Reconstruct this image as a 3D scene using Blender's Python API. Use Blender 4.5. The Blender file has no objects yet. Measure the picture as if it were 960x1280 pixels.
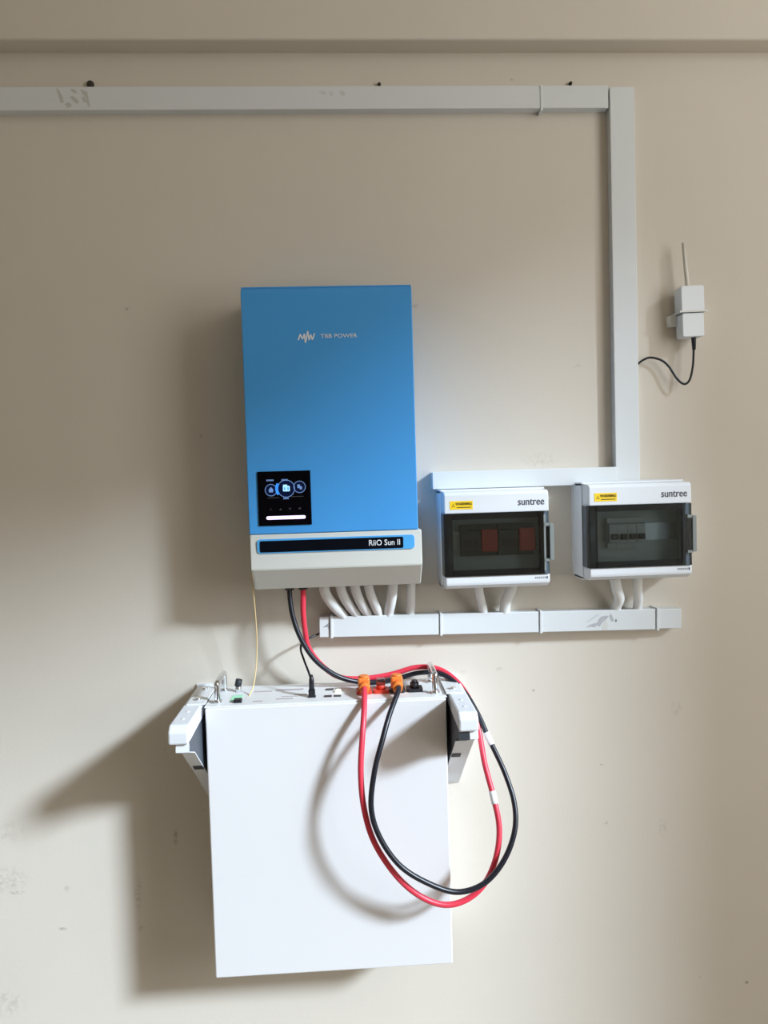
import bpy, bmesh, math, random
from mathutils import Vector, Matrix
random.seed(4)
S = bpy.context.scene
C = S.collection
R = math.radians

# ------------------------------------------------------------------ camera
CAM_H, CAM_D, FOC = 1.5, 1.5, 26.0 / 36.0 * 1280.0
YAW, PITCH, ROLL = R(2.856), R(2.403), R(1.680)
fw = Vector((math.sin(YAW) * math.cos(PITCH), math.cos(YAW) * math.cos(PITCH), -math.sin(PITCH)))
rt = Vector((math.cos(YAW), -math.sin(YAW), 0))
up = rt.cross(fw)
cr = rt * math.cos(ROLL) - up * math.sin(ROLL)
cu = up * math.cos(ROLL) + rt * math.sin(ROLL)
cam_d = bpy.data.cameras.new('camera')
cam_d.sensor_fit = 'VERTICAL'; cam_d.sensor_height = 36.0; cam_d.sensor_width = 27.0; cam_d.lens = 26.0
cam_d.clip_start = 0.02
cam = bpy.data.objects.new('camera', cam_d); C.objects.link(cam)
m = Matrix.Identity(4)
for i, v in enumerate((cr, cu, -fw)):
    for j in range(3): m[j][i] = v[j]
m.translation = Vector((0, -CAM_D, CAM_H))
cam.matrix_world = m
S.camera = cam

# ------------------------------------------------------------------ light
SUN_X, SUN_Z = 1.40, 0.92            # towards the sun, per metre away from the equipment wall
W = bpy.data.worlds.new('sky'); S.world = W; W.use_nodes = True
W.node_tree.nodes['Background'].inputs[0].default_value = (0.72, 0.84, 1.0, 1)
W.node_tree.nodes['Background'].inputs[1].default_value = 0.6
sd = bpy.data.lights.new('sun_offscreen', 'SUN'); sd.energy = 4.7; sd.angle = R(7.2); sd.color = (0.715, 0.85, 1.0)
sun = bpy.data.objects.new('sun_offscreen', sd); C.objects.link(sun)
sun.rotation_euler = Vector((SUN_X, -1.0, SUN_Z)).to_track_quat('Z', 'Y').to_euler()
ROOM_B = 2.52                         # room depth; unseen window wall behind the camera, slanted to shape the light patch
XL, XR, HC = -2.2, 3.0, 3.45
DG0, DG1 = Vector((XR, -1.018, 0)), Vector((1.6, -ROOM_B, 0))      # unseen slanting wall, from right wall to front wall
DU = (DG1 - DG0).normalized(); DLEN = (DG1 - DG0).length
W0, W1, WZ0, WZ1 = 0.60, 1.80, 0.95, 3.30                          # window along the unseen slanting wall
def sky_window(name, loc, w, h, rotz, e):
    a = bpy.data.lights.new(name, 'AREA'); a.shape = 'RECTANGLE'; a.size = w; a.size_y = h
    a.energy = e; a.color = (1.0, 0.975, 0.93)
    o = bpy.data.objects.new(name, a); C.objects.link(o)
    o.location = loc; o.rotation_euler = (R(90), 0, rotz)
    return o
wc = DG0 + DU * ((W0 + W1) / 2); DN = Vector((DU.y, -DU.x, 0))       # DN points into the room
if DN.x > 0: DN = -DN
sky_window('window_corner_offscreen', wc - DN * .06 + Vector((0, 0, (WZ0 + WZ1) / 2)), W1 - W0, WZ1 - WZ0, math.atan2(-DN.x, DN.y), 25)
vs = S.view_settings
vs.view_transform = 'Standard'; vs.look = 'None'; vs.gamma = 1.0; vs.use_curve_mapping = False; vs.exposure = 0.30

# ------------------------------------------------------------------ pixel -> place
def ray(px, py):
    return cr * ((px - 480) / FOC) - cu * ((py - 640) / FOC) + fw
def at(px, py, d):                    # on a plane d metres in front of the wall
    v = ray(px, py); t = (CAM_D - d) / v.y
    return Vector((v.x * t, -d, CAM_H + v.z * t))
def atz(px, py, z):                   # on a level plane
    v = ray(px, py); t = (z - CAM_H) / v.z
    return Vector((v.x * t, -CAM_D + v.y * t, z))

# ------------------------------------------------------------------ materials
def lin(c): return tuple((x / 255 / 12.92 if x <= 10 else ((x / 255 + 0.055) / 1.055) ** 2.4) for x in c) + (1,)
def mat(name, rgb, rough=0.5, metal=0.0, var=0.05, scale=30.0, bump=0.0, bscale=200.0, spec=0.5, emit=0.0, stains=(), coat=0.0, sss=0.0):
    M = bpy.data.materials.new(name); M.use_nodes = True
    N = M.node_tree.nodes; L = M.node_tree.links; B = N['Principled BSDF']
    c = lin(rgb)
    tc = N.new('ShaderNodeTexCoord')
    nz = N.new('ShaderNodeTexNoise'); nz.inputs['Scale'].default_value = scale; nz.inputs['Detail'].default_value = 4
    L.new(tc.outputs['Object'], nz.inputs['Vector'])
    mx = N.new('ShaderNodeMix'); mx.data_type = 'RGBA'
    mx.inputs[6].default_value = tuple(x * (1 - var) for x in c[:3]) + (1,)
    mx.inputs[7].default_value = tuple(min(1, x * (1 + var)) for x in c[:3]) + (1,)
    L.new(nz.outputs['Fac'], mx.inputs[0])
    col = mx.outputs[2]
    # stains: (x, z, radius_x, radius_z, colour, strength, noise scale)
    for (sx, sz, rx, rz, sc, st, ns) in stains:
        mp = N.new('ShaderNodeMapping')
        mp.inputs['Scale'].default_value = (1 / rx, 0, 1 / rz); mp.inputs['Location'].default_value = (-sx / rx, 0, -sz / rz)
        L.new(tc.outputs['Object'], mp.inputs['Vector'])
        ln = N.new('ShaderNodeVectorMath'); ln.operation = 'LENGTH'; L.new(mp.outputs[0], ln.inputs[0])
        fr = N.new('ShaderNodeMapRange'); fr.interpolation_type = 'SMOOTHSTEP'
        fr.inputs[1].default_value = 1.0; fr.inputs[2].default_value = 0.35; fr.inputs[3].default_value = 0; fr.inputs[4].default_value = 1
        L.new(ln.outputs['Value'], fr.inputs[0])
        n2 = N.new('ShaderNodeTexNoise'); n2.inputs['Scale'].default_value = ns; n2.inputs['Detail'].default_value = 5
        L.new(tc.outputs['Object'], n2.inputs['Vector'])
        r2 = N.new('ShaderNodeMapRange'); r2.inputs[1].default_value = 0.44; r2.inputs[2].default_value = 0.66
        L.new(n2.outputs['Fac'], r2.inputs[0])
        mu = N.new('ShaderNodeMath'); mu.operation = 'MULTIPLY'; L.new(fr.outputs[0], mu.inputs[0]); L.new(r2.outputs[0], mu.inputs[1])
        m2 = N.new('ShaderNodeMath'); m2.operation = 'MULTIPLY'; L.new(mu.outputs[0], m2.inputs[0]); m2.inputs[1].default_value = st
        k = N.new('ShaderNodeMix'); k.data_type = 'RGBA'; L.new(m2.outputs[0], k.inputs[0]); L.new(col, k.inputs[6]); k.inputs[7].default_value = lin(sc)
        col = k.outputs[2]
    L.new(col, B.inputs['Base Color'])
    B.inputs['Roughness'].default_value = rough; B.inputs['Metallic'].default_value = metal
    B.inputs['Specular IOR Level'].default_value = spec; B.inputs['Coat Weight'].default_value = coat
    if emit:
        L.new(col, B.inputs['Emission Color']); B.inputs['Emission Strength'].default_value = emit
    if bump:
        b2 = N.new('ShaderNodeTexNoise'); b2.inputs['Scale'].default_value = bscale; b2.inputs['Detail'].default_value = 3
        L.new(tc.outputs['Object'], b2.inputs['Vector'])
        bp = N.new('ShaderNodeBump'); bp.inputs['Strength'].default_value = bump; bp.inputs['Distance'].default_value = 0.002
        L.new(b2.outputs['Fac'], bp.inputs['Height']); L.new(bp.outputs[0], B.inputs['Normal'])
    return M
def clear(name, rgb, gloss=0.06, rough=0.08):
    M = bpy.data.materials.new(name); M.use_nodes = True
    N = M.node_tree.nodes; L = M.node_tree.links; N.remove(N['Principled BSDF'])
    t = N.new('ShaderNodeBsdfTransparent')
    nz = N.new('ShaderNodeTexNoise'); nz.inputs['Scale'].default_value = 25
    rp = N.new('ShaderNodeMix'); rp.data_type = 'RGBA'; c = lin(rgb)
    rp.inputs[6].default_value = tuple(x * 0.94 for x in c[:3]) + (1,); rp.inputs[7].default_value = c
    L.new(nz.outputs['Fac'], rp.inputs[0]); L.new(rp.outputs[2], t.inputs[0])
    g = N.new('ShaderNodeBsdfGlossy'); g.inputs['Roughness'].default_value = rough
    fr = N.new('ShaderNodeFresnel'); fr.inputs[0].default_value = 1.45
    ad = N.new('ShaderNodeMath'); ad.operation = 'MULTIPLY_ADD'; ad.inputs[1].default_value = 1.0; ad.inputs[2].default_value = gloss - 0.04
    L.new(fr.outputs[0], ad.inputs[0])
    x = N.new('ShaderNodeMixShader'); L.new(ad.outputs[0], x.inputs[0]); L.new(t.outputs[0], x.inputs[1]); L.new(g.outputs[0], x.inputs[2])
    L.new(x.outputs[0], N['Material Output'].inputs[0])
    return M

def wst(px, py, rx, rz, st=0.6, c=(70, 62, 54), ns=90):
    p = at(px, py, 0); return (p.x, p.z, rx, rz, c, st * (.5 if rx > .009 else 1), ns)
WALL_STAINS = [
    wst(640, 99, .006, .004, .5), wst(158, 386, .006, .006, .8), wst(250, 545, .006, .006, .4),
    wst(10, 1100, .05, .035, .55, (120, 108, 95), 110), wst(22, 1116, .02, .006, .8, (95, 85, 75), 150), wst(85, 1111, .01, .01, .5),
    wst(78, 1161, .018, .004, .8, (90, 82, 72), 70), wst(172, 1115, .012, .05, .45, (92, 82, 70), 120), wst(178, 1161, .012, .008, .5),
    wst(8, 1255, .05, .035, .5, (130, 120, 110), 90), wst(253, 1012, .008, .006, .9, (60, 50, 44), 60), wst(220, 1047, .008, .02, .5), wst(12, 1040, .05, .03, .35, (150, 138, 122), 80),
    wst(667, 863, .004, .004, 1.0, (50, 44, 40), 60), wst(757, 1028, .006, .005, 1.0, (60, 52, 46), 60), wst(752, 955, .005, .004, .6),
    wst(829, 1033, .014, .03, .4, (120, 110, 100), 100), wst(845, 885, .014, .02, .4, (110, 100, 88), 100), wst(874, 1221, .006, .005, .9), wst(933, 1228, .006, .005, .6),
    wst(625, 836, .012, .005, .5, (120, 105, 95), 70), wst(578, 840, .01, .005, .6, (100, 92, 84), 70), wst(722, 458, .014, .006, .4), wst(612, 470, .006, .005, .4),
    wst(675, 575, .05, .02, .4, (140, 130, 115), 120), wst(520, 383, .012, .006, .5), wst(205, 936, .006, .005, .9, (80, 66, 56), 50),
]
M_wall = mat('cream_wall_paint', (216, 208, 195), .75, var=.045, scale=3.0, bump=.08, bscale=140, spec=.25, stains=WALL_STAINS)
M_room = mat('plain_cream_paint', (216, 208, 195), .8, var=.03, scale=2)
M_ceil = mat('white_ceiling_paint', (236, 230, 218), .85, var=.02)
M_floor = mat('grey_beige_floor', (186, 174, 158), .5, var=.08, scale=6)
M_frame = mat('white_window_frame', (235, 235, 230), .4)
def trunk_mat(name, stains=()): return mat(name, (218, 222, 223), .38, var=.02, scale=8, stains=stains)
M_trunk = trunk_mat('white_pvc_trunking')
M_blue = mat('blue_powder_coat', (74, 160, 230), .42, var=.02, scale=12, bump=.06, bscale=900, spec=.3)
M_grey = mat('light_grey_plastic', (214, 215, 208), .45, var=.015)
M_black = mat('glossy_black_panel', (6, 5, 10), .2, var=.1, spec=.05)
M_strip = mat('black_name_strip', (9, 11, 20), .5, var=.1, spec=.06)
M_bright = mat('bright_blue_bezel', (80, 172, 236), .4, var=.02)
M_white_print = mat('white_print', (232, 236, 240), .5)
M_icon = mat('screen_icon_glow', (150, 200, 245), .5, emit=.75)
M_iconblue = mat('screen_blue_glow', (40, 120, 215), .5, emit=.9)
M_icondim = mat('screen_ring_glow', (100, 130, 180), .6, spec=.1, emit=.5)
M_disc = mat('screen_navy_glow', (10, 20, 52), .6, spec=.05, emit=.2)
M_touch = mat('dim_touch_icon', (62, 60, 66), .5)
M_bar = mat('lilac_light_bar', (228, 205, 250), .4, emit=.95)
M_boxgrey = mat('enclosure_base_white', (222, 225, 228), .5, var=.015)
M_boxwhite = mat('enclosure_cover_white', (222, 225, 228), .42, var=.015)
M_inner = mat('enclosure_inner_plate', (205, 210, 206), .6, var=.03)
M_smoke = clear('smoked_door_pane', (230, 237, 239), gloss=.05)
M_smokeframe = clear('smoked_door_frame', (172, 182, 190), gloss=.06, rough=.15)
M_latch = mat('grey_translucent_latch', (128, 134, 132), .35, var=.03)
M_yellow = mat('yellow_warning_sticker', (246, 206, 20), .5, var=.02)
M_ink = mat('dark_print', (70, 74, 88), .6)
M_inkbk = mat('black_print', (46, 40, 16), .6)
M_inkgrey = mat('pale_grey_print', (150, 152, 156), .6)
M_brk = mat('dark_breaker_body', (62, 70, 66), .5, var=.05)
M_brklight = mat('light_breaker_body', (205, 208, 206), .5)
M_red_lever = mat('red_breaker_lever', (205, 62, 38), .45)
M_dark_lever = mat('dark_breaker_lever', (34, 38, 42), .45)
M_rail = mat('zinc_rail', (180, 182, 184), .35, metal=.8)
M_batt = mat('white_battery_coat', (230, 229, 229), .40, var=.012, scale=5, bump=.04, bscale=700)
M_panel = mat('white_battery_panel', (226, 227, 226), .45, var=.02)
M_bracket = mat('white_bracket_coat', (226, 229, 233), .42, var=.015)
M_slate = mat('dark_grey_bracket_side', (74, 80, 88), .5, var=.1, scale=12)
M_slot_shade_knob = mat('slot_shade_and_knob', (36, 40, 46), .6)
M_chrome = mat('chrome', (225, 228, 232), .12, metal=1.0, var=.02)
M_orange = mat('orange_plug', (238, 128, 52), .45, var=.04)
M_redplug = mat('red_terminal', (206, 60, 40), .45, var=.05)
M_pinkcap = clear('pinkish_clear_cap', (245, 205, 205), gloss=.10)
M_blackpl = mat('black_plastic', (26, 27, 32), .42, var=.1)
M_led = mat('led_white_green', (225, 255, 225), .4, emit=1.6)
M_mint = mat('mint_green_label', (170, 238, 196), .5, spec=.4)
M_printpink = mat('faded_panel_print', (176, 166, 168), .6)
M_red = mat('red_cable_sheath', (224, 58, 78), .38, var=.05, bump=.05)
M_cblack = mat('black_cable_sheath', (24, 26, 36), .36, var=.12, bump=.05)
M_sleeve = mat('white_cable_label', (240, 242, 244), .5)
M_wire = mat('yellow_wire_sheath', (232, 203, 146), .45)
M_tie = mat('clear_nylon_tie', (215, 215, 208), .4)
M_conduit = mat('white_flexible_conduit', (228, 230, 228), .45, var=.03)
M_dev = mat('logger_white_plastic', (226, 230, 232), .42, var=.015)
M_ant = mat('translucent_white_antenna', (214, 210, 198), .45)
M_metalgrey = mat('grey_panel_metal', (128, 132, 138), .4, metal=.5)

# ------------------------------------------------------------------ mesh helpers (coordinates x, d = distance from wall, z)
def bx(bm, x0, x1, d0, d1, z0, z1, bev=0.0, seg=2):
    vs_ = [bm.verts.new((x, -d, z)) for x in (x0, x1) for d in (d0, d1) for z in (z0, z1)]
    fs = [(0, 1, 3, 2), (4, 6, 7, 5), (0, 4, 5, 1), (2, 3, 7, 6), (0, 2, 6, 4), (1, 5, 7, 3)]
    ff = [bm.faces.new([vs_[i] for i in f]) for f in fs]
    bmesh.ops.recalc_face_normals(bm, faces=ff)
    if bev:
        es = list({e for f in ff for e in f.edges})
        bmesh.ops.bevel(bm, geom=es, offset=bev, segments=seg, affect='EDGES', profile=.5)
    return bm
def box(*a, **k): return bx(bmesh.new(), *a, **k)
def rot_box(cx, cd, cz, sx, sd_, sz, ang, bev=0):
    bm = box(-sx / 2, sx / 2, -sd_ / 2, sd_ / 2, -sz / 2, sz / 2, bev=bev)
    bmesh.ops.transform(bm, matrix=Matrix.Translation((cx, -cd, cz)) @ ang, verts=bm.verts)
    return bm
def prism(pts, a0, a1, axis, bm=None, bev=0):
    """extrude a 2-D outline: axis 'd' (pts x,z), 'x' (pts d,z), 'z' (pts x,d)"""
    bm = bm or bmesh.new()
    def mk(p, a):
        if axis == 'd': return (p[0], -a, p[1])
        if axis == 'x': return (a, -p[0], p[1])
        return (p[0], -p[1], a)
    v0 = [bm.verts.new(mk(p, a0)) for p in pts]; v1 = [bm.verts.new(mk(p, a1)) for p in pts]
    n = len(pts); ff = [bm.faces.new(v0), bm.faces.new(v1)]
    for i in range(n): ff.append(bm.faces.new((v0[i], v0[(i + 1) % n], v1[(i + 1) % n], v1[i])))
    bmesh.ops.recalc_face_normals(bm, faces=ff)
    if bev: bmesh.ops.bevel(bm, geom=list({e for f in ff for e in f.edges}), offset=bev, segments=2, affect='EDGES', profile=.5)
    return bm
def rrect(cx, cz, w, h, r, n=5):
    out = []
    for (sx, sz, a0) in ((1, 1, 0), (-1, 1, 90), (-1, -1, 180), (1, -1, 270)):
        for k in range(n + 1):
            a = R(a0 + 90 * k / n); out.append((cx + sx * (w / 2 - r) + r * math.cos(a), cz + sz * (h / 2 - r) + r * math.sin(a)))
    return out
def ring(cx, cz, r0, r1, a0, a1, d0, d1, n=28, bm=None):
    bm = bm or bmesh.new()
    full = abs(a1 - a0) >= 360
    for k in range(n):
        s, e = R(a0 + (a1 - a0) * k / n), R(a0 + (a1 - a0) * (k + 1) / n)
        q = [(cx + r * math.cos(a), cz + r * math.sin(a)) for r, a in ((r0, s), (r1, s), (r1, e), (r0, e))]
        prism(q, d0, d1, 'd', bm)
    bmesh.ops.remove_doubles(bm, verts=bm.verts, dist=1e-6)
    return bm
def catmull(P, per=8):
    P = [Vector(p) for p in P]; Q = [P[0] * 2 - P[1]] + P + [P[-1] * 2 - P[-2]]; out = []
    for i in range(1, len(Q) - 2):
        p0, p1, p2, p3 = Q[i - 1:i + 3]
        for k in range(per):
            t = k / per
            out.append(.5 * ((2 * p1) + (p2 - p0) * t + (2 * p0 - 5 * p1 + 4 * p2 - p3) * t * t + (3 * p1 - p0 - 3 * p2 + p3) * t ** 3))
    out.append(P[-1]); return out
def tube(P, r, n=12, bm=None, rfun=None):
    bm = bm or bmesh.new(); P = [Vector(p) for p in P]
    nrm = None; rings = []
    for i, p in enumerate(P):
        t = (P[min(i + 1, len(P) - 1)] - P[max(i - 1, 0)]).normalized()
        if nrm is None:
            nrm = t.orthogonal().normalized()
        else:
            nrm = (nrm - t * nrm.dot(t)).normalized()
        b = t.cross(nrm); rr = rfun(i / (len(P) - 1)) * r if rfun else r
        rings.append([bm.verts.new(p + (nrm * math.cos(2 * math.pi * k / n) + b * math.sin(2 * math.pi * k / n)) * rr) for k in range(n)])
    for a, c in zip(rings, rings[1:]):
        for k in range(n):
            f = bm.faces.new((a[k], a[(k + 1) % n], c[(k + 1) % n], c[k])); f.smooth = True
    bm.faces.new(rings[0][::-1]); bm.faces.new(rings[-1])
    bmesh.ops.recalc_face_normals(bm, faces=bm.faces)
    return bm
def textmesh(s, size, x, z, d, align='CENTER', depth=.0004, sx=1.0, shear=0.0, bold=0.0):
    cv = bpy.data.curves.new('t', 'FONT'); cv.body = s; cv.size = size; cv.align_x = align; cv.align_y = 'CENTER'
    cv.extrude = depth; cv.shear = shear; cv.offset = bold; cv.resolution_u = 3
    o = bpy.data.objects.new('t', cv); C.objects.link(o)
    me = bpy.data.meshes.new_from_object(o.evaluated_get(bpy.context.evaluated_depsgraph_get()))
    bpy.data.objects.remove(o)
    bm = bmesh.new(); bm.from_mesh(me); bpy.data.meshes.remove(me)
    # text plane XY -> wall plane, facing the room (-Y)
    M4 = Matrix(((sx, 0, 0, x), (0, 0, -1, -d), (0, 1, 0, z), (0, 0, 0, 1)))
    bmesh.ops.transform(bm, matrix=M4, verts=bm.verts)
    return bm

# ------------------------------------------------------------------ object helpers
def raw(name, bm, material, parent=None, origin=(0, 0, 0), smooth=False):
    me = bpy.data.meshes.new(name)
    bmesh.ops.translate(bm, verts=bm.verts, vec=-Vector(origin))
    bm.to_mesh(me); bm.free()
    if smooth:
        for p in me.polygons: p.use_smooth = True
    me.materials.append(material)
    o = bpy.data.objects.new(name, me); C.objects.link(o)
    if parent: o.parent = parent
    return o
def tag(o, label, cat, group=None):
    o['label'] = label; o['category'] = cat
    if group: o['group'] = group
    return o
class Thing:
    def __init__(s, name, label, cat, origin, group=None, tilt=0.0):
        s.o = bpy.data.objects.new(name, None); C.objects.link(s.o); s.o.location = origin; s.org = Vector(origin)
        s.o.rotation_euler = (0, tilt, 0); s.o.empty_display_size = .05
        tag(s.o, label, cat, group)
    def part(s, name, bm, material, under=None, label=None, smooth=False):
        o = raw(name, bm, material, under or s.o, s.org, smooth)
        if label: o['label'] = label
        return o
def solo(name, bm, material, label, cat, origin, group=None, smooth=False):
    o = raw(name, bm, material, None, origin, smooth); o.location = origin
    return tag(o, label, cat, group)
def struct(name, bm, material, label=None):
    o = raw(name, bm, material); o['kind'] = 'structure'
    if label: o['label'] = label
    return o

# ================================================================== the room
struct('wall_back', box(XL, XR, -.12, 0, 0, HC), M_wall, 'cream painted wall carrying the solar equipment')
beam_z = 2.3475
struct('trim_1', box(XL, XR, -.02, .045, beam_z, HC, bev=.004), mat('cream_beam_paint', (216, 208, 195), .75, var=.04, scale=3, bump=.08, bscale=140, spec=.25), 'cream beam standing proud of the wall above')
struct('floor', box(XL, XR, 0, ROOM_B, -.1, 0), M_floor, 'grey beige floor')
struct('ceiling', box(XL, XR, 0, ROOM_B, HC, HC + .1), M_ceil, 'white ceiling')
struct('wall_left', box(XL - .12, XL, 0, ROOM_B, 0, HC), M_room, 'cream side wall')
struct('wall_right', box(XR, XR + .12, 0, 1.03, 0, HC), M_room, 'cream side wall by the unseen window')
struct('wall_front', box(XL, 1.62, ROOM_B, ROOM_B + .04, 0, HC), M_room, 'plain cream wall facing the equipment')
def slant(bm, a, b_, t0, t1, z0, z1):
    q = [DG0 + DU * a - DN * t0, DG0 + DU * b_ - DN * t0, DG0 + DU * b_ - DN * t1, DG0 + DU * a - DN * t1]
    return prism([(v.x, -v.y) for v in q], z0, z1, 'z', bm)
ws = bmesh.new()
for q in ((0, DLEN, WZ1, HC), (0, DLEN, 0, WZ0), (0, W0, WZ0, WZ1), (W1, DLEN, WZ0, WZ1)): slant(ws, q[0], q[1], 0, .04, q[2], q[3])
struct('wall_corner_unseen', ws, M_room, 'unseen slanting wall with a window, angled to shape the light patch')
t = .03
w = bmesh.new()
for q in ((W0, W0 + t, WZ0, WZ1), (W1 - t, W1, WZ0, WZ1), (W0, W1, WZ0, WZ0 + t), (W0, W1, WZ1 - t, WZ1)): slant(w, q[0], q[1], .005, .035, q[2], q[3])
struct('window_1', w, M_frame, 'white window frame in the slanting wall')

# ================================================================== trunking
def trunking_bm(x0, x1, z0, z1, dep, lip=.0035):
    """base channel and snap-on lid of a horizontal run"""
    base = box(x0, x1, 0, dep - .004, z0 + .0012, z1 - .0012)
    lid = box(x0, x1, dep - .006, dep, z0, z1, bev=.0012)
    return base, lid
# long run under the beam
zt0, zt1, dt = 2.2285, 2.2725, .022
o0 = (-.8, 0, zt0)
T = Thing('cable_trunking', 'long white trunking running level under the beam', 'trunking', o0)
b_, l_ = trunking_bm(XL, .5445, zt0, zt1, dt)
T.part('base', b_, M_trunk)
tcov = T.part('cover', l_, M_trunk)
def smear(poly, d, mm, part, under):
    q = [at(a, b, d) for a, b in poly]
    return part('surface_mark', prism([(v.x, v.z) for v in q], d - .0002, d + .0002, 'd'), mm, under=under)
M_tape = mat('dried_glue', (194, 196, 189), .7, var=.06, scale=60); M_glue2 = mat('pale_glue', (206, 209, 206), .7, var=.05, scale=60)
for poly in ([(70, 110), (73, 112), (78, 120), (80, 128), (76, 129), (73, 120)], [(88, 111), (92, 111), (96, 114), (96, 117), (90, 115)], [(87, 121), (91, 120), (95, 123), (99, 127), (96, 130), (92, 127)],
             [(100, 112), (105, 113), (109, 115), (111, 124), (113, 134), (110, 133), (107, 122), (103, 117)], [(81, 131), (84, 128), (88, 129), (90, 132), (85, 135)], [(102, 121), (106, 122), (109, 129), (104, 127)]):
    smear(poly, dt, M_tape, T.part, tcov)
for poly in ([(398, 114), (404, 113), (409, 117), (404, 119)], [(411, 115), (415, 114), (417, 119), (413, 121)], [(424, 113), (430, 114), (432, 119), (427, 120)]): smear(poly, dt, M_glue2, T.part, tcov)
M_lump = mat('dark_fixing_plug', (58, 52, 42), .85, var=.2, scale=200)
for (px, py, r_) in ((113, 107, .0072), (474, 107, .0034), (713, 106, .0036)):
    q = at(px, py - 1.5, .004); lb = bmesh.new(); bmesh.ops.create_uvsphere(lb, u_segments=12, v_segments=8, radius=1)
    bmesh.ops.transform(lb, matrix=Matrix.Translation((q.x, -.004, q.z)) @ Matrix.Diagonal((r_, .006, r_ * 1.0, 1)), verts=lb.verts)
    T.part('fixing_plug', lb, M_lump, smooth=True)
cx = at(677, 137, dt).x
T.part('clip', box(cx - .0025, cx + .0025, 0, dt + .0015, zt0 - .005, zt1 + .0008, bev=.0008), M_trunk)
# vertical run
xv0, xv1 = .5475, .5972
T = Thing('cable_trunking', 'tall white upright trunking between the long run and the boxes', 'trunking', ((xv0 + xv1) / 2, 0, 1.47))
T.part('base', box(xv0 + .0012, xv1 - .0012, 0, dt - .004, 1.474, 2.2695), M_trunk)
T.part('cover', box(xv0, xv1, dt - .006, dt, 1.474, 2.2695, bev=.0012), M_trunk)
# short run above the boxes
T = Thing('cable_trunking', 'short white trunking above the box with red levers', 'trunking', (.36, 0, 1.48))
b_, l_ = trunking_bm(.1725, .5472, 1.4800, 1.5150, .026)
T.part('base', b_, M_trunk); T.part('cover', l_, M_trunk)
# tray below the boxes, sloping a little to the right
tz = .0155
p0 = at(399, 784, .03)
ox, oz = p0.x, p0.z - .021
L_ = at(852, 774, .03).x - ox
T = Thing('cable_trunking', 'smeared white trunking below the inverter and the boxes', 'trunking', (ox, 0, oz), tilt=tz)
def tp(name, bm, mm, **k):
    bmesh.ops.translate(bm, verts=bm.verts, vec=Vector((ox, 0, oz))); return T.part(name, bm, mm, **k)
tp('base', box(0, L_, 0, .026, .0012, .0408), M_trunk)
M_smear = M_trunk
cuts = [at(px, 780, .03).x - ox for px in (412, 549, 674, 820)]
edges = [0.0] + cuts + [L_]
for i in range(5):
    g = .0012
    top = .042 if i not in (0, 4) else .0412
    dd = .030 if i not in (0, 4) else .0285
    cvr = tp('cover', box(edges[i] + (g if i else 0), edges[i + 1] - (g if i < 4 else 0), .024, dd, 0 if i < 4 else .001, top, bev=.0012), M_trunk)
    if i == 3: scov = cvr
for i, c in enumerate(cuts):
    tp('clip', box(c + .001, c + .006, 0, .0318, -.0022, .0440, bev=.0008), M_trunk)
M_sm1 = mat('grey_smear', (178, 179, 182), .7, var=.08, scale=80); M_sm2 = mat('light_grey_smear', (200, 205, 209), .7, var=.05, scale=80); M_sm3 = mat('cream_smear', (208, 207, 203), .7, var=.05, scale=80); M_sm4 = mat('dark_fleck', (130, 132, 138), .7)
def tsm(poly, mm, lift=0.0):
    qq = [at(a, b, .03) for a, b in poly]; R2 = Matrix.Rotation(-tz, 3, 'Y')
    qq = [R2 @ Vector((v.x - ox, 0, v.z - oz)) for v in qq]
    tp('surface_mark', prism([(v.x, v.z) for v in qq], .0298, .0302 + lift, 'd'), mm, under=scov)
tsm([(732, 784.5), (737, 781), (745, 778.5), (748, 779), (744, 784), (738, 783.5)], M_sm1)
tsm([(747, 776), (751, 771), (757, 769.5), (761, 770), (758, 774), (753, 778), (750, 783), (747, 783)], M_sm1)
tsm([(761.5, 769), (764, 767.5), (768, 776), (764, 777)], M_sm1)
tsm([(732, 778.5), (739, 772.5), (745, 768.5), (750, 768), (744, 772), (737, 777)], M_sm2)
tsm([(752, 785), (755.5, 777), (757.5, 776), (760, 780), (759.5, 787.5), (753, 788)], M_sm3, .00005)
tsm([(768.8, 774.5), (770.5, 773.8), (771.3, 776), (770, 778), (768.8, 777)], M_sm4)
tp('surface_mark', prism([(cuts[0] - .0135, .020), (cuts[0] - .001, .030), (cuts[0] - .001, .013), (cuts[0] - .004, .021)], .0284, .0289, 'd'), M_inkgrey)  # grey wedge-shaped mark laid on the short end cover

# ================================================================== inverter
IX0, IX1, ID = -.1797, .1302, .14
IZ1, IZM, IZB = 1.857, 1.409, 1.302
INV = Thing('solar_inverter', 'blue and grey wall mounted inverter with small black display', 'inverter', (-.024, 0, IZB))
# blue cover with a slightly rolled top edge
prof = [(.012, IZM), (ID, IZM), (ID, IZ1 - .012), (ID - .003, IZ1 - .004), (ID - .010, IZ1), (.012, IZ1)]
cover = INV.part('cover', prism(prof, IX0, IX1, 'x', bev=.0016), M_blue)
INV.part('top_edge', box(IX0 + .0006, IX1 - .0006, .02, ID - .006, IZ1 - .002, IZ1 + .0008, bev=.0006), M_blue)
INV.part('mounting_plate', box(IX0 + .02, IX1 - .02, 0, .014, IZM - .02, IZ1 - .02), M_rail)
gx0, gx1 = -.1790, .1362
prof = [(.012, IZM - .0008), (ID - .0006, IZM - .0008), (ID + .001, 1.3445), (.100, IZB + .001), (.012, IZB + .001)]
body = INV.part('lower_housing', prism(prof, gx0, gx1, 'x', bev=.0014), M_grey)
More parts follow.
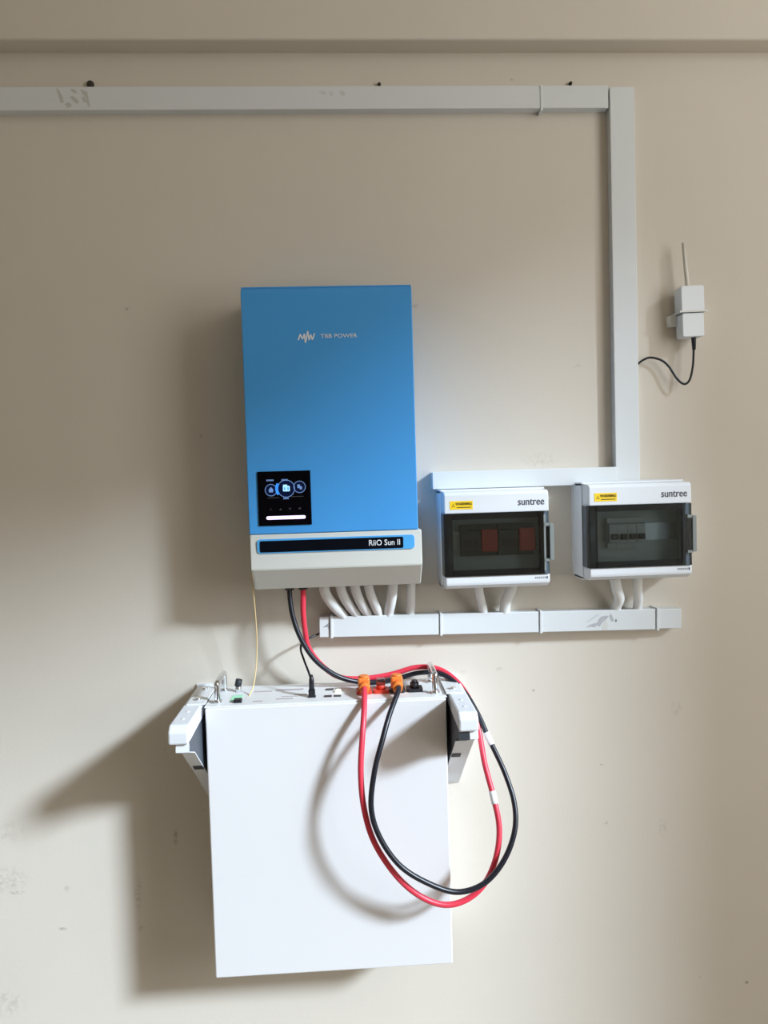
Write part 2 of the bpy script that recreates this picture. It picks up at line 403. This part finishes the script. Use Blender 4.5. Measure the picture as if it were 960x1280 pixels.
# slanted grey underside panel
nrm = Vector((0, -(1.3445 - IZB), -(ID - .1))).normalized()
prof = [(ID - .0005, 1.3425), (.1005, IZB + .0016), (.0998, IZB + .0006), (ID + .0004, 1.3413)]
INV.part('underside_panel', prism([(ID + .0012, 1.3430), (.1012, IZB + .0008), (.0985, IZB + .0002), (.097, IZB + .004), (ID - .004, 1.3440)], gx0 + .004, gx1 - .002, 'x'), M_grey)
# name strip
c = at(420, 680, ID); zc = c.z; h = at(420, 671, ID).z - at(420, 688.5, ID).z
a0, a1 = at(321.5, 681, ID).x, at(518, 676, ID).x
bez = INV.part('name_strip', prism(rrect((a0 + a1) / 2, zc, a1 - a0, h, .006), ID - .001, ID + .0022, 'd'), M_bright)
k0, k1 = at(325, 681, ID).x, at(504, 677, ID).x
INV.part('black_strip', prism(rrect((k0 + k1) / 2, zc - .0005, k1 - k0, h * .80, .0025), ID, ID + .0030, 'd'), M_strip, under=bez)
tx = at(480.5, 677, ID)
INV.part('lettering', textmesh('RiiO Sun II', .0150, tx.x, zc - .0003, ID + .0033, sx=.90, bold=.00008), M_white_print, under=bez)
# brand lettering and wave emblem
e = at(383, 421, ID)
wave = [(85, 215), (110, 135), (140, 205), (165, 130), (180, 250), (210, 95), (228, 215), (250, 140), (272, 212), (300, 125)]
wv = [at(365 + a / 10.67, 405 + b / 10.67, ID) for a, b in wave]
emb = bmesh.new(); hw = .0012
for k, (p, q) in enumerate(zip(wv, wv[1:])):
    prism([(p.x - hw, p.z), (p.x + hw, p.z), (q.x + hw, q.z), (q.x - hw, q.z)], ID - .0002, ID + .0005 + .00002 * k, 'd', emb)
INV.part('wave_emblem', emb, M_white_print)
e2 = at(423.5, 420, ID)
INV.part('brand_lettering', textmesh('TBB POWER', .0100, e2.x, e2.z, ID + .0005, sx=1.22), M_white_print)
# display
q0, q1 = at(321.5, 590, ID), at(390, 655, ID)
dx0, dx1, dz0, dz1 = q0.x, q1.x, q1.z - .0006, q0.z + .0004
dcx, dcz, DW, DH = (dx0 + dx1) / 2, (dz0 + dz1) / 2, dx1 - dx0, dz1 - dz0
disp = INV.part('display_panel', box(dx0, dx1, ID - .001, ID + .0025, dz0, dz1, bev=.0008), M_black)
F = ID + .0025
def dp(u, v): return dx0 + DW * u, dz1 - DH * v        # 0..1 across, 0..1 down
def dpart(name, bm, mm): return INV.part(name, bm, mm, under=disp)
for (u, v, r, nm) in ((.535, .325, .0150, 'centre'), (.25, .345, .0100, 'l'), (.79, .30, .0100, 'r')):
    x, z = dp(u, v)
    dpart('screen_disc', ring(x, z, .0, r, 0, 360, F, F + .0002), M_disc)
    dpart('screen_ring', ring(x, z, r, r + .0011, 0, 360, F, F + .0004), M_icondim)
x, z = dp(.535, .325)
dpart('screen_arc', ring(x, z, .0146, .0196, 148, 216, F, F + .0005, 12), M_iconblue)
ic = bmesh.new()
prism(rrect(x + .0005, z, .0125, .0100, .0015, 3), F + .0002, F + .0006, 'd', ic); prism(rrect(x - .0015, z + .0058, .0075, .003, .0006, 2), F + .0002, F + .0006, 'd', ic)
dpart('battery_icon', ic, M_icon)
for s in (-1, 1): dpart('icon_cell', prism(rrect(x + .0005 + s * .0030, z - .0003, .0021, .0052, .0006, 2), F + .0006, F + .0008, 'd'), M_iconblue)
x, z = dp(.25, .345)
dpart('house_icon', prism([(x - .0036, z - .004), (x + .0036, z - .004), (x + .0042, z + .0008), (x + .001, z + .0048), (x - .001, z + .0048), (x - .0042, z + .0008)], F + .0002, F + .0006, 'd'), M_icondim)
x, z = dp(.79, .30)
ic = bmesh.new(); prism(rrect(x - .0015, z + .0012, .0048, .0066, .0008, 2), F + .0002, F + .0005, 'd', ic); prism(rrect(x + .0022, z - .0018, .0044, .0058, .0008, 2), F + .0002, F + .0006, 'd', ic)
dpart('tower_icon', ic, M_icondim)
for (u, v, w_) in ((.24, .165, .0135), (.515, .165, .0115), (.53, .505, .0100)):
    x, z = dp(u, v); tb = bmesh.new()
    n = 5
    for i in range(n): bx(tb, x - w_ / 2 + w_ * i / n, x - w_ / 2 + w_ * (i + .75) / n, F, F + .0003, z - .0015 + .0003 * (i % 2), z + .0015)
    dpart('screen_caption', tb, M_icondim)
for (u0, u1, v) in ((.18, .40, .487), (.62, .86, .475)):
    a, z = dp(u0, v); b2, _ = dp(u1, v); dpart('screen_line', box(a, b2, F, F + .0003, z - .0005, z + .0005), M_touch)
x0_, z0_ = dp(.24, .70)
for i in range(4):
    x, z = dp(.24 + .178 * i, .705 - .003 * i); tb = bmesh.new()
    if i == 0: prism([(x - .0025, z + .001), (x, z + .0025), (x, z), (x + .0025, z - .002), (x, z - .0006)], F, F + .0003, 'd', tb)
    elif i in (1, 2):
        s = 1 if i == 1 else -1; prism([(x - .0025, z - .0015 * s), (x + .0025, z - .0015 * s), (x, z + .002 * s)], F, F + .0003, 'd', tb)
    else: prism([(x - .0022, z - .0008), (x - .0012, z + .0008), (x + .0025, z + .0018), (x + .0022, z - .002)], F, F + .0003, 'd', tb)
    dpart('touch_key', tb, M_touch)
x, z = dp(.515, .857)
dpart('light_bar', prism(rrect(x, z, DW * .74, .0062, .0028), F, F + .0006, 'd'), M_bar)
# cable glands below the housing
GL = [at(362, 740, .075), at(379, 740, .075)]
for g, mm in zip(GL, (M_blackpl, M_blackpl)):
    INV.part('cable_gland', tube([(g.x, -.075, IZB + .004), (g.x, -.075, IZB - .006)], .009, 14), mm)

# ================================================================== enclosures with smoked doors
def enclosure(x0, z0, label, marks):
    w, h, dep = .2010, .1840, .100
    B = Thing('distribution_box', label, 'electrical box', (x0 + w / 2, 0, z0), 'wall mounted boxes with smoked doors')
    x1, z1 = x0 + w, z0 + h
    bb = bmesh.new()                                                    # hollow base
    e0 = .0045
    prism(rrect((x0 + x1) / 2 - e0 / 2 * 0, (z0 + z1) / 2, w + .008, h + .012, .010), 0, .010, 'd', bb)
    for q in ((x0 - .003, x0 + .004, z0 - .004, z1 + .004), (x1 - .004, x1 + .003, z0 - .004, z1 + .004), (x0 - .003, x1 + .003, z1 - .003, z1 + .005), (x0 - .003, x1 + .003, z0 - .005, z0 + .003)):
        bx(bb, q[0], q[1], .006, .062, q[2], q[3], bev=.002)
    B.part('base', bb, M_boxgrey)
    B.part('inner_plate', box(x0 + .004, x1 - .004, .050, .054, z0 + .003, z1 - .003), M_inner)
    # cover: top band, bottom band, side cheeks
    oz0, oz1 = z0 + .0225, z1 - .0405                                   # door opening
    cv = bmesh.new()
    top = [(.058, oz1), (dep, oz1), (dep, z1 - .005), (dep - .006, z1), (.058, z1 + .002)]
    prism(top, x0, x1, 'x', cv, bev=.0015)
    bot = [(.058, z0 - .002), (dep - .016, z0 - .002), (dep - .001, z0 + .006), (dep, z0 + .010), (dep, oz0), (.058, oz0)]
    prism(bot, x0, x1, 'x', cv, bev=.0015)
    for a, c_ in ((x0, x0 + .006), (x1 - .006, x1)): bx(cv, a, c_, .058, dep - .014, oz0 - .002, oz1 + .002)
    B.part('cover', cv, M_boxwhite)
    B.part('underside_band', prism([(dep - .0162, z0 - .0024), (dep - .0008, z0 + .0057), (dep - .004, z0 + .0065), (dep - .017, z0 - .0005)], x0 + .002, x1 - .002, 'x'), M_boxgrey)
    # smoked door: frame of four bars, a pane, hinge side, latch
    f0, f1 = dep - .010, dep + .003
    dx0_, dx1_ = x0 - .0025, x1 - .0015
    dr = bmesh.new(); fr_ = .017
    for q in ((dx0_, dx0_ + fr_, oz0 + .0006, oz1 - .0006), (dx1_ - fr_, dx1_, oz0 + .0006, oz1 - .0006), (dx0_ + fr_, dx1_ - fr_, oz1 - .0006 - .011, oz1 - .0006), (dx0_ + fr_, dx1_ - fr_, oz0 + .0006, oz0 + .0116)):
        bx(dr, q[0], q[1], f0, f1, q[2], q[3])
    bx(dr, dx0_, dx0_ + .003, .062, f0, oz0 + .0006, oz1 - .0006)
    door = B.part('door', dr, M_smokeframe)
    B.part('pane', box(dx0_ + fr_, dx1_ - fr_, f1 - .004, f1 - .001, oz0 + .0116, oz1 - .0116), M_smoke, under=door)
    zc_ = (oz0 + oz1) / 2
    lt = bmesh.new(); bx(lt, x1 - .0005, x1 + .0075, f0 - .006, f1 + .003, zc_ - .034, zc_ + .036, bev=.001); bx(lt, x1 - .010, x1 + .0005, f0 + .004, f1 + .002, zc_ - .036, zc_ - .031); bx(lt, x1 - .010, x1 + .0005, f0 + .004, f1 + .002, zc_ + .032, zc_ + .038)
    B.part('latch', lt, M_latch, under=door)
    if marks: B.part('hinge_strip', box(x1 - .0115, x1 - .0075, f1 - .001, f1 + .0012, oz0 + .006, oz1 - .006, bev=.0006), M_latch, under=door)
    # prints and sticker
    st = B.part('warning_sticker', box(x0 + .0105, x0 + .0545, dep - .0002, dep + .0005, z1 - .0325, z1 - .0165), M_yellow)
    B.part('lettering', textmesh('WARNING', .0076, x0 + .0375, z1 - .0222, dep + .0007, sx=.86), M_inkbk, under=st)
    B.part('small_print', box(x0 + .0235, x0 + .0515, dep + .0004, dep + .0007, z1 - .0296, z1 - .0280), M_inkbk, under=st)
    tri = bmesh.new(); cx_, cz_ = x0 + .0172, z1 - .0248
    prism([(cx_ - .0036, cz_ - .003), (cx_ + .0036, cz_ - .003), (cx_, cz_ + .0034)], dep + .0004, dep + .0006, 'd', tri)
    trio = B.part('triangle_sign', tri, M_inkbk, under=st)
    tri = bmesh.new(); prism([(cx_ - .0022, cz_ - .0022), (cx_ + .0022, cz_ - .0022), (cx_, cz_ + .0019)], dep + .0006, dep + .0007, 'd', tri)
    B.part('triangle_field', tri, M_yellow, under=st)
    B.part('brand_lettering', textmesh('suntree', .0205, x1 - .0335, z1 - .0215, dep + .0004, sx=.82), M_ink)
    sm = bmesh.new()
    for i in range(6): bx(sm, x1 - .029 + i * .0036, x1 - .029 + i * .0036 + .0024, dep - .0002, dep + .0003, z0 + .0135, z0 + .0175)
    B.part('small_print', sm, M_inkgrey)
    B.part('rating_mark', box(x1 - .0072, x1 - .0042, dep - .0002, dep + .0003, z0 + .0132, z0 + .0178), M_ink)
    return B, oz0, oz1
bx0 = at(556.5, 674, .1).x; bz0 = at(600, 734, .086).z + .001
BOX1, A0, A1 = enclosure(bx0, bz0, 'enclosure with red breaker levers behind its smoked door', True)
bx2 = at(737, 665, .1).x; bz2 = at(780, 723, .086).z + .001
BOX2, C0, C1 = enclosure(bx2, bz2, 'enclosure below the upright trunking with a pale breaker inside', False)
# rails and breakers
zc1 = (A0 + A1) / 2 + .006
BOX1.part('mounting_rail', box(bx0 + .012, bx0 + .19, .053, .058, zc1 - .017, zc1 + .017), M_rail)
zc2 = (C0 + C1) / 2 + .004
BOX2.part('mounting_rail', box(bx2 + .012, bx2 + .19, .053, .058, zc2 - .017, zc2 + .017), M_rail)
for k, (xa, lab) in enumerate(((bx0 + .034, 'dark breaker with a red lever, well clear of the door latch'), (bx0 + .108, 'dark breaker with a red lever, beside the door latch'))):
    Bk = Thing('circuit_breaker', lab, 'circuit breaker', (xa + .036, -.058, zc1 - .03), 'breakers with red levers in the box')
    prof = [(.056, zc1 - .031), (.070, zc1 - .031), (.070, zc1 - .020), (.080, zc1 - .018), (.080, zc1 + .018), (.070, zc1 + .020), (.070, zc1 + .031), (.056, zc1 + .031)]
    Bk.part('body', prism(prof, xa, xa + .071, 'x'), M_brk)
    Bk.part('lever', box(xa + .0385, xa + .070, .078, .0875, zc1 - .022, zc1 + .022, bev=.002), M_red_lever)
    Bk.part('rating_plate', box(xa + .004, xa + .034, .0798, .0803, zc1 - .014, zc1 + .002), M_dark_lever)
xa = bx2 + .046
Bk = Thing('circuit_breaker', 'pale four pole breaker with dark toggles behind smoked door', 'circuit breaker', (xa + .036, -.058, zc2 - .04))
for i in range(4):
    a = xa + i * .018
    prof = [(.056, zc2 - .030), (.068, zc2 - .030), (.068, zc2 - .020), (.080, zc2 - .018), (.080, zc2 + .018), (.068, zc2 + .020), (.068, zc2 + .030), (.056, zc2 + .030)]
    pole = Bk.part('pole', prism(prof, a + .0003, a + .0177, 'x'), M_brklight)
    Bk.part('toggle', box(a + .003, a + .015, .079, .0885, zc2 - .012, zc2 - .001, bev=.0015), M_dark_lever, under=pole)

# ================================================================== conduits
def conduit(pts, r, label, group):
    P = catmull([at(*q) for q in pts], 8)
    org = P[-1]
    o = solo('flexible_conduit', tube(P, r * 1.08, 14), M_conduit, label, 'conduit', org, group)
    return o
gI = 'conduits dropping from the inverter'
for i, (pts, r) in enumerate((
    ([(405, 730, .060), (407, 742, .058), (417, 757, .045), (428, 768, .024), (431, 776, .018)], .0094),
    ([(425, 730, .060), (428, 742, .056), (437, 757, .038), (445, 767, .022), (447, 776, .018)], .0090),
    ([(443, 730, .060), (446, 742, .056), (453, 757, .038), (459, 766, .022), (461, 776, .018)], .0090),
    ([(460, 730, .060), (463, 742, .056), (469, 757, .038), (473, 766, .022), (474, 776, .018)], .0086),
    ([(491, 724, .060), (490, 740, .050), (488, 755, .034), (486, 765, .022), (486, 776, .018)], .0098),
    ([(514, 724, .045), (514, 740, .038), (514, 755, .028), (513, 765, .020), (513, 776, .018)], .0078))):
    labs = ['pale conduit under the inverter, the one bent farthest sideways beside the red cable', 'conduit slanting from the inverter, second after the red cable', 'conduit slanting from the inverter, third after the red cable',
            'conduit slanting from the inverter, fourth after the red cable', 'thick straight conduit under the inverter, apart from the slanting ones', 'thin shaded conduit under the inverter corner beside the smoked box']
    conduit(pts, r, labs[i], gI)
conduit([(598, 724, .05), (599, 740, .044), (602, 753, .030), (604, 763, .022), (604, 774, .018)], .0080, 'slim conduit dropping from the box with red levers', 'conduits dropping from the boxes')
conduit([(642, 722, .05), (639, 737, .044), (633, 750, .030), (631, 761, .022), (631, 772, .018)], .0098, 'leaning conduit bent under the box with red levers', 'conduits dropping from the boxes')
conduit([(768, 722, .05), (771, 736, .046), (774, 748, .034), (770, 758, .022), (768, 768, .018)], .0098, 'curved conduit under the box holding the pale breaker', 'conduits dropping from the boxes')
conduit([(797, 720, .05), (797, 735, .044), (798, 747, .032), (797, 757, .022), (796, 768, .018)], .0086, 'straight conduit under the box holding the pale breaker', 'conduits dropping from the boxes')

# ================================================================== battery
BX0, BX1, BD0, BD1, BZ0, BZ1 = -.2705, .1725, .017, .15, .5875, 1.0965
BAT = Thing('battery_module', 'large white slim battery hung on the wall beneath the inverter', 'battery', (-.049, 0, BZ0))
BAT.part('case', box(BX0, BX1, BD0, BD1, BZ0, BZ1 - .003, bev=.0022), M_batt)
BAT.part('terminal_panel', box(BX0 - .002, BX1 + .002, BD0, BD1 - .004, BZ1 - .003, BZ1, bev=.0008), M_panel)
for xa, xb in ((BX0 - .036, BX0 - .002), (BX1 + .002, BX1 + .034)):
    BAT.part('rack_ear', box(xa, xb, BD0 + .01, BD1 - .012, BZ1 + .0012, BZ1 + .004, bev=.0006), M_panel)
    for dd in (.045, .115):
        cxx = (xa + xb) / 2
        BAT.part('ear_screw', tube([(cxx, -dd, BZ1 + .003), (cxx, -dd, BZ1 + .0085)], .005, 10), M_chrome)
ZP = BZ1
def onp(px, py):
    p = atz(px, py, ZP); return p.x, -p.y
# chrome grab handles
for xh in (-.2520, .1555):
    pts = [(xh, -.046, ZP - .002), (xh, -.046, ZP + .030), (xh, -.052, ZP + .036), (xh, -.118, ZP + .036), (xh, -.124, ZP + .030), (xh, -.124, ZP - .002)]
    hd = BAT.part('handle', tube(catmull(pts, 4), .0056, 12), M_chrome)
    for dd in (.046, .124): BAT.part('handle_foot', tube([(xh, -dd, ZP - .001), (xh, -dd, ZP + .005)], .0085, 12), M_chrome, under=hd)
# ports, prints, lamps
for (px, py, w_, dd) in ((412, 862, .015, .010), (410, 870.5, .014, .010), (422, 870, .013, .009), (390, 871, .015, .012)):
    x, d = onp(px, py)
    d = max(.035, min(.13, d)); BAT.part('port', box(x - w_ / 2, x + w_ / 2, d - dd / 2, d + dd / 2, ZP - .001, ZP + .0012), M_blackpl)
x, d = onp(423, 865.5); d = min(d, .1)
BAT.part('indicator_lamp', tube([(x, -d, ZP), (x, -d, ZP + .004), (x, -d, ZP + .006)], .0062, 12, rfun=lambda t: 1 - .45 * t * t), M_led)
x, d = onp(297, 871); BAT.part('status_label', box(x - .010, x + .010, .082, .118, ZP - .0005, ZP + .0008), M_mint)
sw = BAT.part('breaker_switch', box(x - .002, x + .013, .118, .132, ZP - .001, ZP + .006, bev=.001), M_blackpl)
x, d = onp(300, 861)
sw = BAT.part('ground_post', tube([(x, -.055, ZP - .001), (x, -.055, ZP + .012)], .006, 10), M_chrome)
BAT.part('knob', tube([(x - .001, -.055, ZP + .011), (x + .002, -.055, ZP + .024)], .0065, 10), M_slot_shade_knob, under=sw)
for (pa, pb, py, dd) in ((345, 379, 863, .005), (345, 366, 874, .003), (352, 372, 871, .002), (368, 384, 868.5, .004), (318, 340, 865, .003), (316, 328, 877, .003)):
    xa_, d = onp(pa, py); xb_, _ = onp(pb, py); d = max(.03, min(.135, d))
    BAT.part('panel_print', box(xa_, xb_, d - dd, d + dd, ZP - .0004, ZP + .0004), M_printpink)
# four terminals
TD = .098
TX = [at(455, 860, TD).x, at(476, 860, TD).x, at(496, 860, TD).x, at(518, 858, TD).x]
for i, xt in enumerate(TX):
    mm = M_redplug if i < 2 else M_blackpl
    so = BAT.part('terminal_socket', prism(rrect(xt, TD, .030, .030, .005), ZP - .001, ZP + .006, 'z'), mm)
    BAT.part('terminal_post', tube([(xt, -TD, ZP + .004), (xt, -TD, ZP + .016)], .0085, 14), mm, under=so)
BAT.part('clear_cap', box(TX[1] - .0085, TX[1] + .0085, TD - .009, TD + .009, ZP + .014, ZP + .026, bev=.002), M_pinkcap)
BAT.part('terminal_knob', tube([(TX[3], -TD, ZP + .014), (TX[3], -TD, ZP + .020)], .0055, 12), M_blackpl)

# wall brackets, one on each side of the battery
def bracket(xi, xo, label):
    """xi inner face (towards the battery), xo outer face"""
    s = 1 if xo > xi else -1
    lo, hi = min(xi, xo), max(xi, xo)
    K = Thing('wall_bracket', label, 'bracket', ((xi + xo) / 2, 0, .87), 'brackets holding the battery')
    zt = ZP + .0012
    # rounded arm cap
    cap = prism([(.0, zt - .020), (.238, zt - .031), (.258, zt - .031), (.258, zt - .010), (.246, zt), (.0, zt)], lo, hi, 'x', bev=.003)
    K.part('arm', cap, M_bracket)
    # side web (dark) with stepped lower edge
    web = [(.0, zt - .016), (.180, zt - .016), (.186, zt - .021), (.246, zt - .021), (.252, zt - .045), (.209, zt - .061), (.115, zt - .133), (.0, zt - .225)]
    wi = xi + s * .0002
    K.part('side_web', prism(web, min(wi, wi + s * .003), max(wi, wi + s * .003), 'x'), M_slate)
    xw = xo if s > 0 else xo + .011
    K.part('outer_web', prism(web, min(xw, xw - s * .002), max(xw, xw - s * .002), 'x'), M_bracket)
    # slanted front flange; slots are dark patches painted as shaded holes
    fl = [(.250, zt - .031), (.253, zt - .046), (.210, zt - .0625), (.116, zt - .1345), (.0, zt - .227), (.0, zt - .224), (.114, zt - .1315), (.208, zt - .0595), (.249, zt - .044)]
    K.part('front_flange', prism(fl, lo + (.011 if s < 0 else .0004), hi - .0004, 'x'), M_bracket)
    P0, P1 = Vector((.210, zt - .0625)), Vector((.0, zt - .227)); u = (P1 - P0).normalized(); nn = Vector((u.y, -u.x))
    if nn.x < 0: nn = -nn
    for a, ln in ((.076, .018),):
        q = [P0 + u * a + nn * .0004, P0 + u * (a + ln) + nn * .0004, P0 + u * (a + ln) - nn * .001, P0 + u * a - nn * .001]
        xs, xe = xi + s * .001, xi + s * .018
        K.part('painted_slot', prism([tuple(v) for v in q], min(xs, xe), max(xs, xe), 'x'), M_slot_shade_knob)
    if s > 0:
        K.part('painted_slot', prism([(.2515, zt - .0335), (.2545, zt - .0465), (.211, zt - .0635), (.209, zt - .0605), (.249, zt - .044)], xi - .0002, xi + .019, 'x'), M_slot_shade_knob)
    for dd in (.175, .215): K.part('screw', tube([((xi + xo) / 2, -dd, zt - .001), ((xi + xo) / 2, -dd, zt + .0012)], .003, 10), M_boxgrey)
    K.part('wall_plate', box(lo - .002, hi + .002, 0, .004, zt - .205, zt + .003), M_bracket)
    return K
bracket(-.2785, -.3125, 'white bracket jutting from the wall beside the yellow wire end of battery')
bracket(.1800, .2140, 'white bracket jutting from the wall where the cable loop passes')

# ================================================================== power cables
def cable(name, pts, r, mm, label, label_i, plug_i):
    P = catmull([at(*q) for q in pts], 10)
    K = Thing(name, label, 'cable', P[0])
    K.part('sheath', tube(P, r, 14), mm)
    if label_i is not None:
        i0 = label_i * 10
        K.part('label_sleeve', tube(P[i0 - 2:i0 + 3], r + .0011, 14), M_sleeve)
    # orange right-angle plug at the far end
    e = P[-1]; xt = TX[plug_i]
    pl = K.part('plug', box(xt - .0112, xt + .0112, TD - .0125, TD + .0125, ZP + .0062, ZP + .030, bev=.003), M_orange)
    K.part('plug_barrel', tube([(xt, -TD - .008, ZP + .015), (xt, -TD - .030, ZP + .0135)], .0095, 14), M_orange, under=pl)
    K.part('plug_cap', tube([(xt, -TD, ZP + .028), (xt, -TD, ZP + .033)], .009, 14), M_orange, under=pl)
    return K
def px_of(v):
    q = v - Vector((0, -CAM_D, CAM_H)); zf = q.dot(fw); return 480 + FOC * q.dot(cr) / zf, 640 - FOC * q.dot(cu) / zf
def plug_end(i, dd):
    x, y = px_of(Vector((TX[i], -(TD + dd), ZP + .0135))); return (x, y, TD + dd)
black = [(362, 728, .075), (362, 742, .075), (366, 770, .080), (377, 800, .084), (396, 827, .080), (424, 846, .066), (456, 853, .052), (490, 850, .044), (524, 841, .044), (553, 843, .052), (578, 862, .075), (596, 890, .10), (611, 923, .125), (631, 966, .155), (643, 1005, .18), (643, 1040, .20), (629, 1077, .215), (604, 1105, .225), (571, 1115, .23), (535, 1104, .235), (500, 1082, .235), (475, 1047, .232), (464, 1010, .228), (468, 965, .22), (478, 925, .205), (487, 893, .18), plug_end(2, .045), plug_end(2, .020)]
red = [(379, 728, .075), (379, 742, .075), (379, 765, .072), (381.5, 790, .068), (386.5, 811, .062), (402.5, 832, .054), (425, 846.5, .045), (455, 848, .038), (488, 843, .033), (522, 834, .032), (550, 837, .040), (574, 855, .062), (592, 885, .092), (599, 915, .115), (606, 955, .14), (617, 997, .165), (624, 1035, .185), (620, 1072, .20), (606, 1104, .205), (584, 1124, .21), (556, 1131, .215), (525, 1120, .218), (495, 1094, .222), (468, 1053, .222), (455, 1010, .218), (451, 965, .208), (453, 920, .19), (455, 890, .168), plug_end(0, .040), plug_end(0, .020)]
cable('power_cable', black, .0049, M_cblack, 'thick black looped cable with white sleeve', 12, 2)
cable('power_cable', red, .0053, M_red, 'thick red looped cable with white sleeve', 15, 0)
# thin wires
P = catmull([at(*q) for q in ((314, 716, .090), (316, 735, .088), (319, 765, .075), (321, 800, .065), (320, 835, .065), (316, 860, .075), (309, 874, .095))], 8)
P.append(Vector((P[-1].x - .001, P[-1].y - .004, ZP)))
solo('signal_wire', tube(P, .0011, 8), M_wire, 'thin yellow wire hanging from inverter to battery', 'wire', P[0])
xp, dp_ = onp(390, 871); dp_ = min(dp_, .13)
top = Vector((xp, -dp_, ZP + .032))
K = Thing('network_cable', 'thin black lead plugged upright into battery, tucked behind the trunking', 'cable', (xp, -dp_, ZP))
P = catmull([at(*q) for q in ((408, 788, .013), (397, 793, .018), (386, 798, .030), (378, 803, .045), (376, 812, .058), (380, 825, .075), (385, 838, .095))] + [top], 8)
K.part('lead', tube(P, .0022, 8), M_cblack)
K.part('boot', tube([top + Vector((0, 0, .010)), top, top - Vector((0, 0, .020))], .0052, 10, rfun=lambda t: .55 + .45 * min(1, t * 1.6)), M_blackpl)
K.part('connector', box(xp - .0062, xp + .0062, dp_ - .005, dp_ + .005, ZP + .0005, ZP + .014, bev=.001), M_blackpl)

# ================================================================== data logger with antenna
u0, u1 = at(849, 357, .04), at(883, 420, .04)
lx, lz = (u0.x + u1.x) / 2, (u0.z + u1.z) / 2
tl = R(-1.2)
LG = Thing('data_logger', 'small white logger box with stub antenna strapped to wall', 'data logger', (lx, 0, lz - .05), tilt=tl)
W2, H2 = .0235, .0505
LG.part('upper_shell', prism(rrect(lx, lz + .0235, W2 * 2, .052, .004), .012, .044, 'd', bev=.0015), M_dev)
LG.part('lower_shell', prism(rrect(lx + .0005, lz - .0275, W2 * 1.88, .047, .004), .012, .042, 'd', bev=.0015), M_dev)
LG.part('tie_mount', box(lx - W2 - .013, lx - W2 + .004, 0, .018, lz - .024, lz - .002, bev=.002), M_tie)
LG.part('back_plate', box(lx - .015, lx + .015, 0, .014, lz - .04, lz + .04), M_dev)
tb = bmesh.new()
for q in ((lx - W2 - .004, lx + W2 + .007, .0435, .0452), (lx - W2 - .004, lx - W2 - .002, 0.004, .0445), (lx + W2 + .0005, lx + W2 + .002, .004, .0445)): bx(tb, q[0], q[1], q[2], q[3], lz - .0030, lz + .0005)
LG.part('cable_tie', tb, M_tie)
LG.part('antenna', tube([(lx - .002, -.028, lz + .047), (lx - .003, -.028, lz + .060), (lx - .006, -.028, lz + .10), (lx - .008, -.028, lz + .138)], .0042, 12, rfun=lambda t: 1.15 - .35 * t), M_ant)
bt = at(867, 421, .028)
LG.part('cable_boot', tube([bt + Vector((0, 0, .006)), bt + Vector((0, 0, -.006)), bt + Vector((0, 0, -.026))], .0058, 12, rfun=lambda t: 1.0 - .4 * t), M_blackpl)
P = catmull([at(*q) for q in ((867, 426, .028), (867, 440, .028), (866, 458, .026), (862, 475, .024), (855, 480, .022), (846, 473, .020), (836, 458, .018), (826, 450, .016), (813, 447, .014), (804, 450, .012), (796, 456, .010))], 8)
solo('logger_lead', tube(P, .0023, 8), M_cblack, 'curling black lead from logger into the upright trunking', 'cable', P[0])
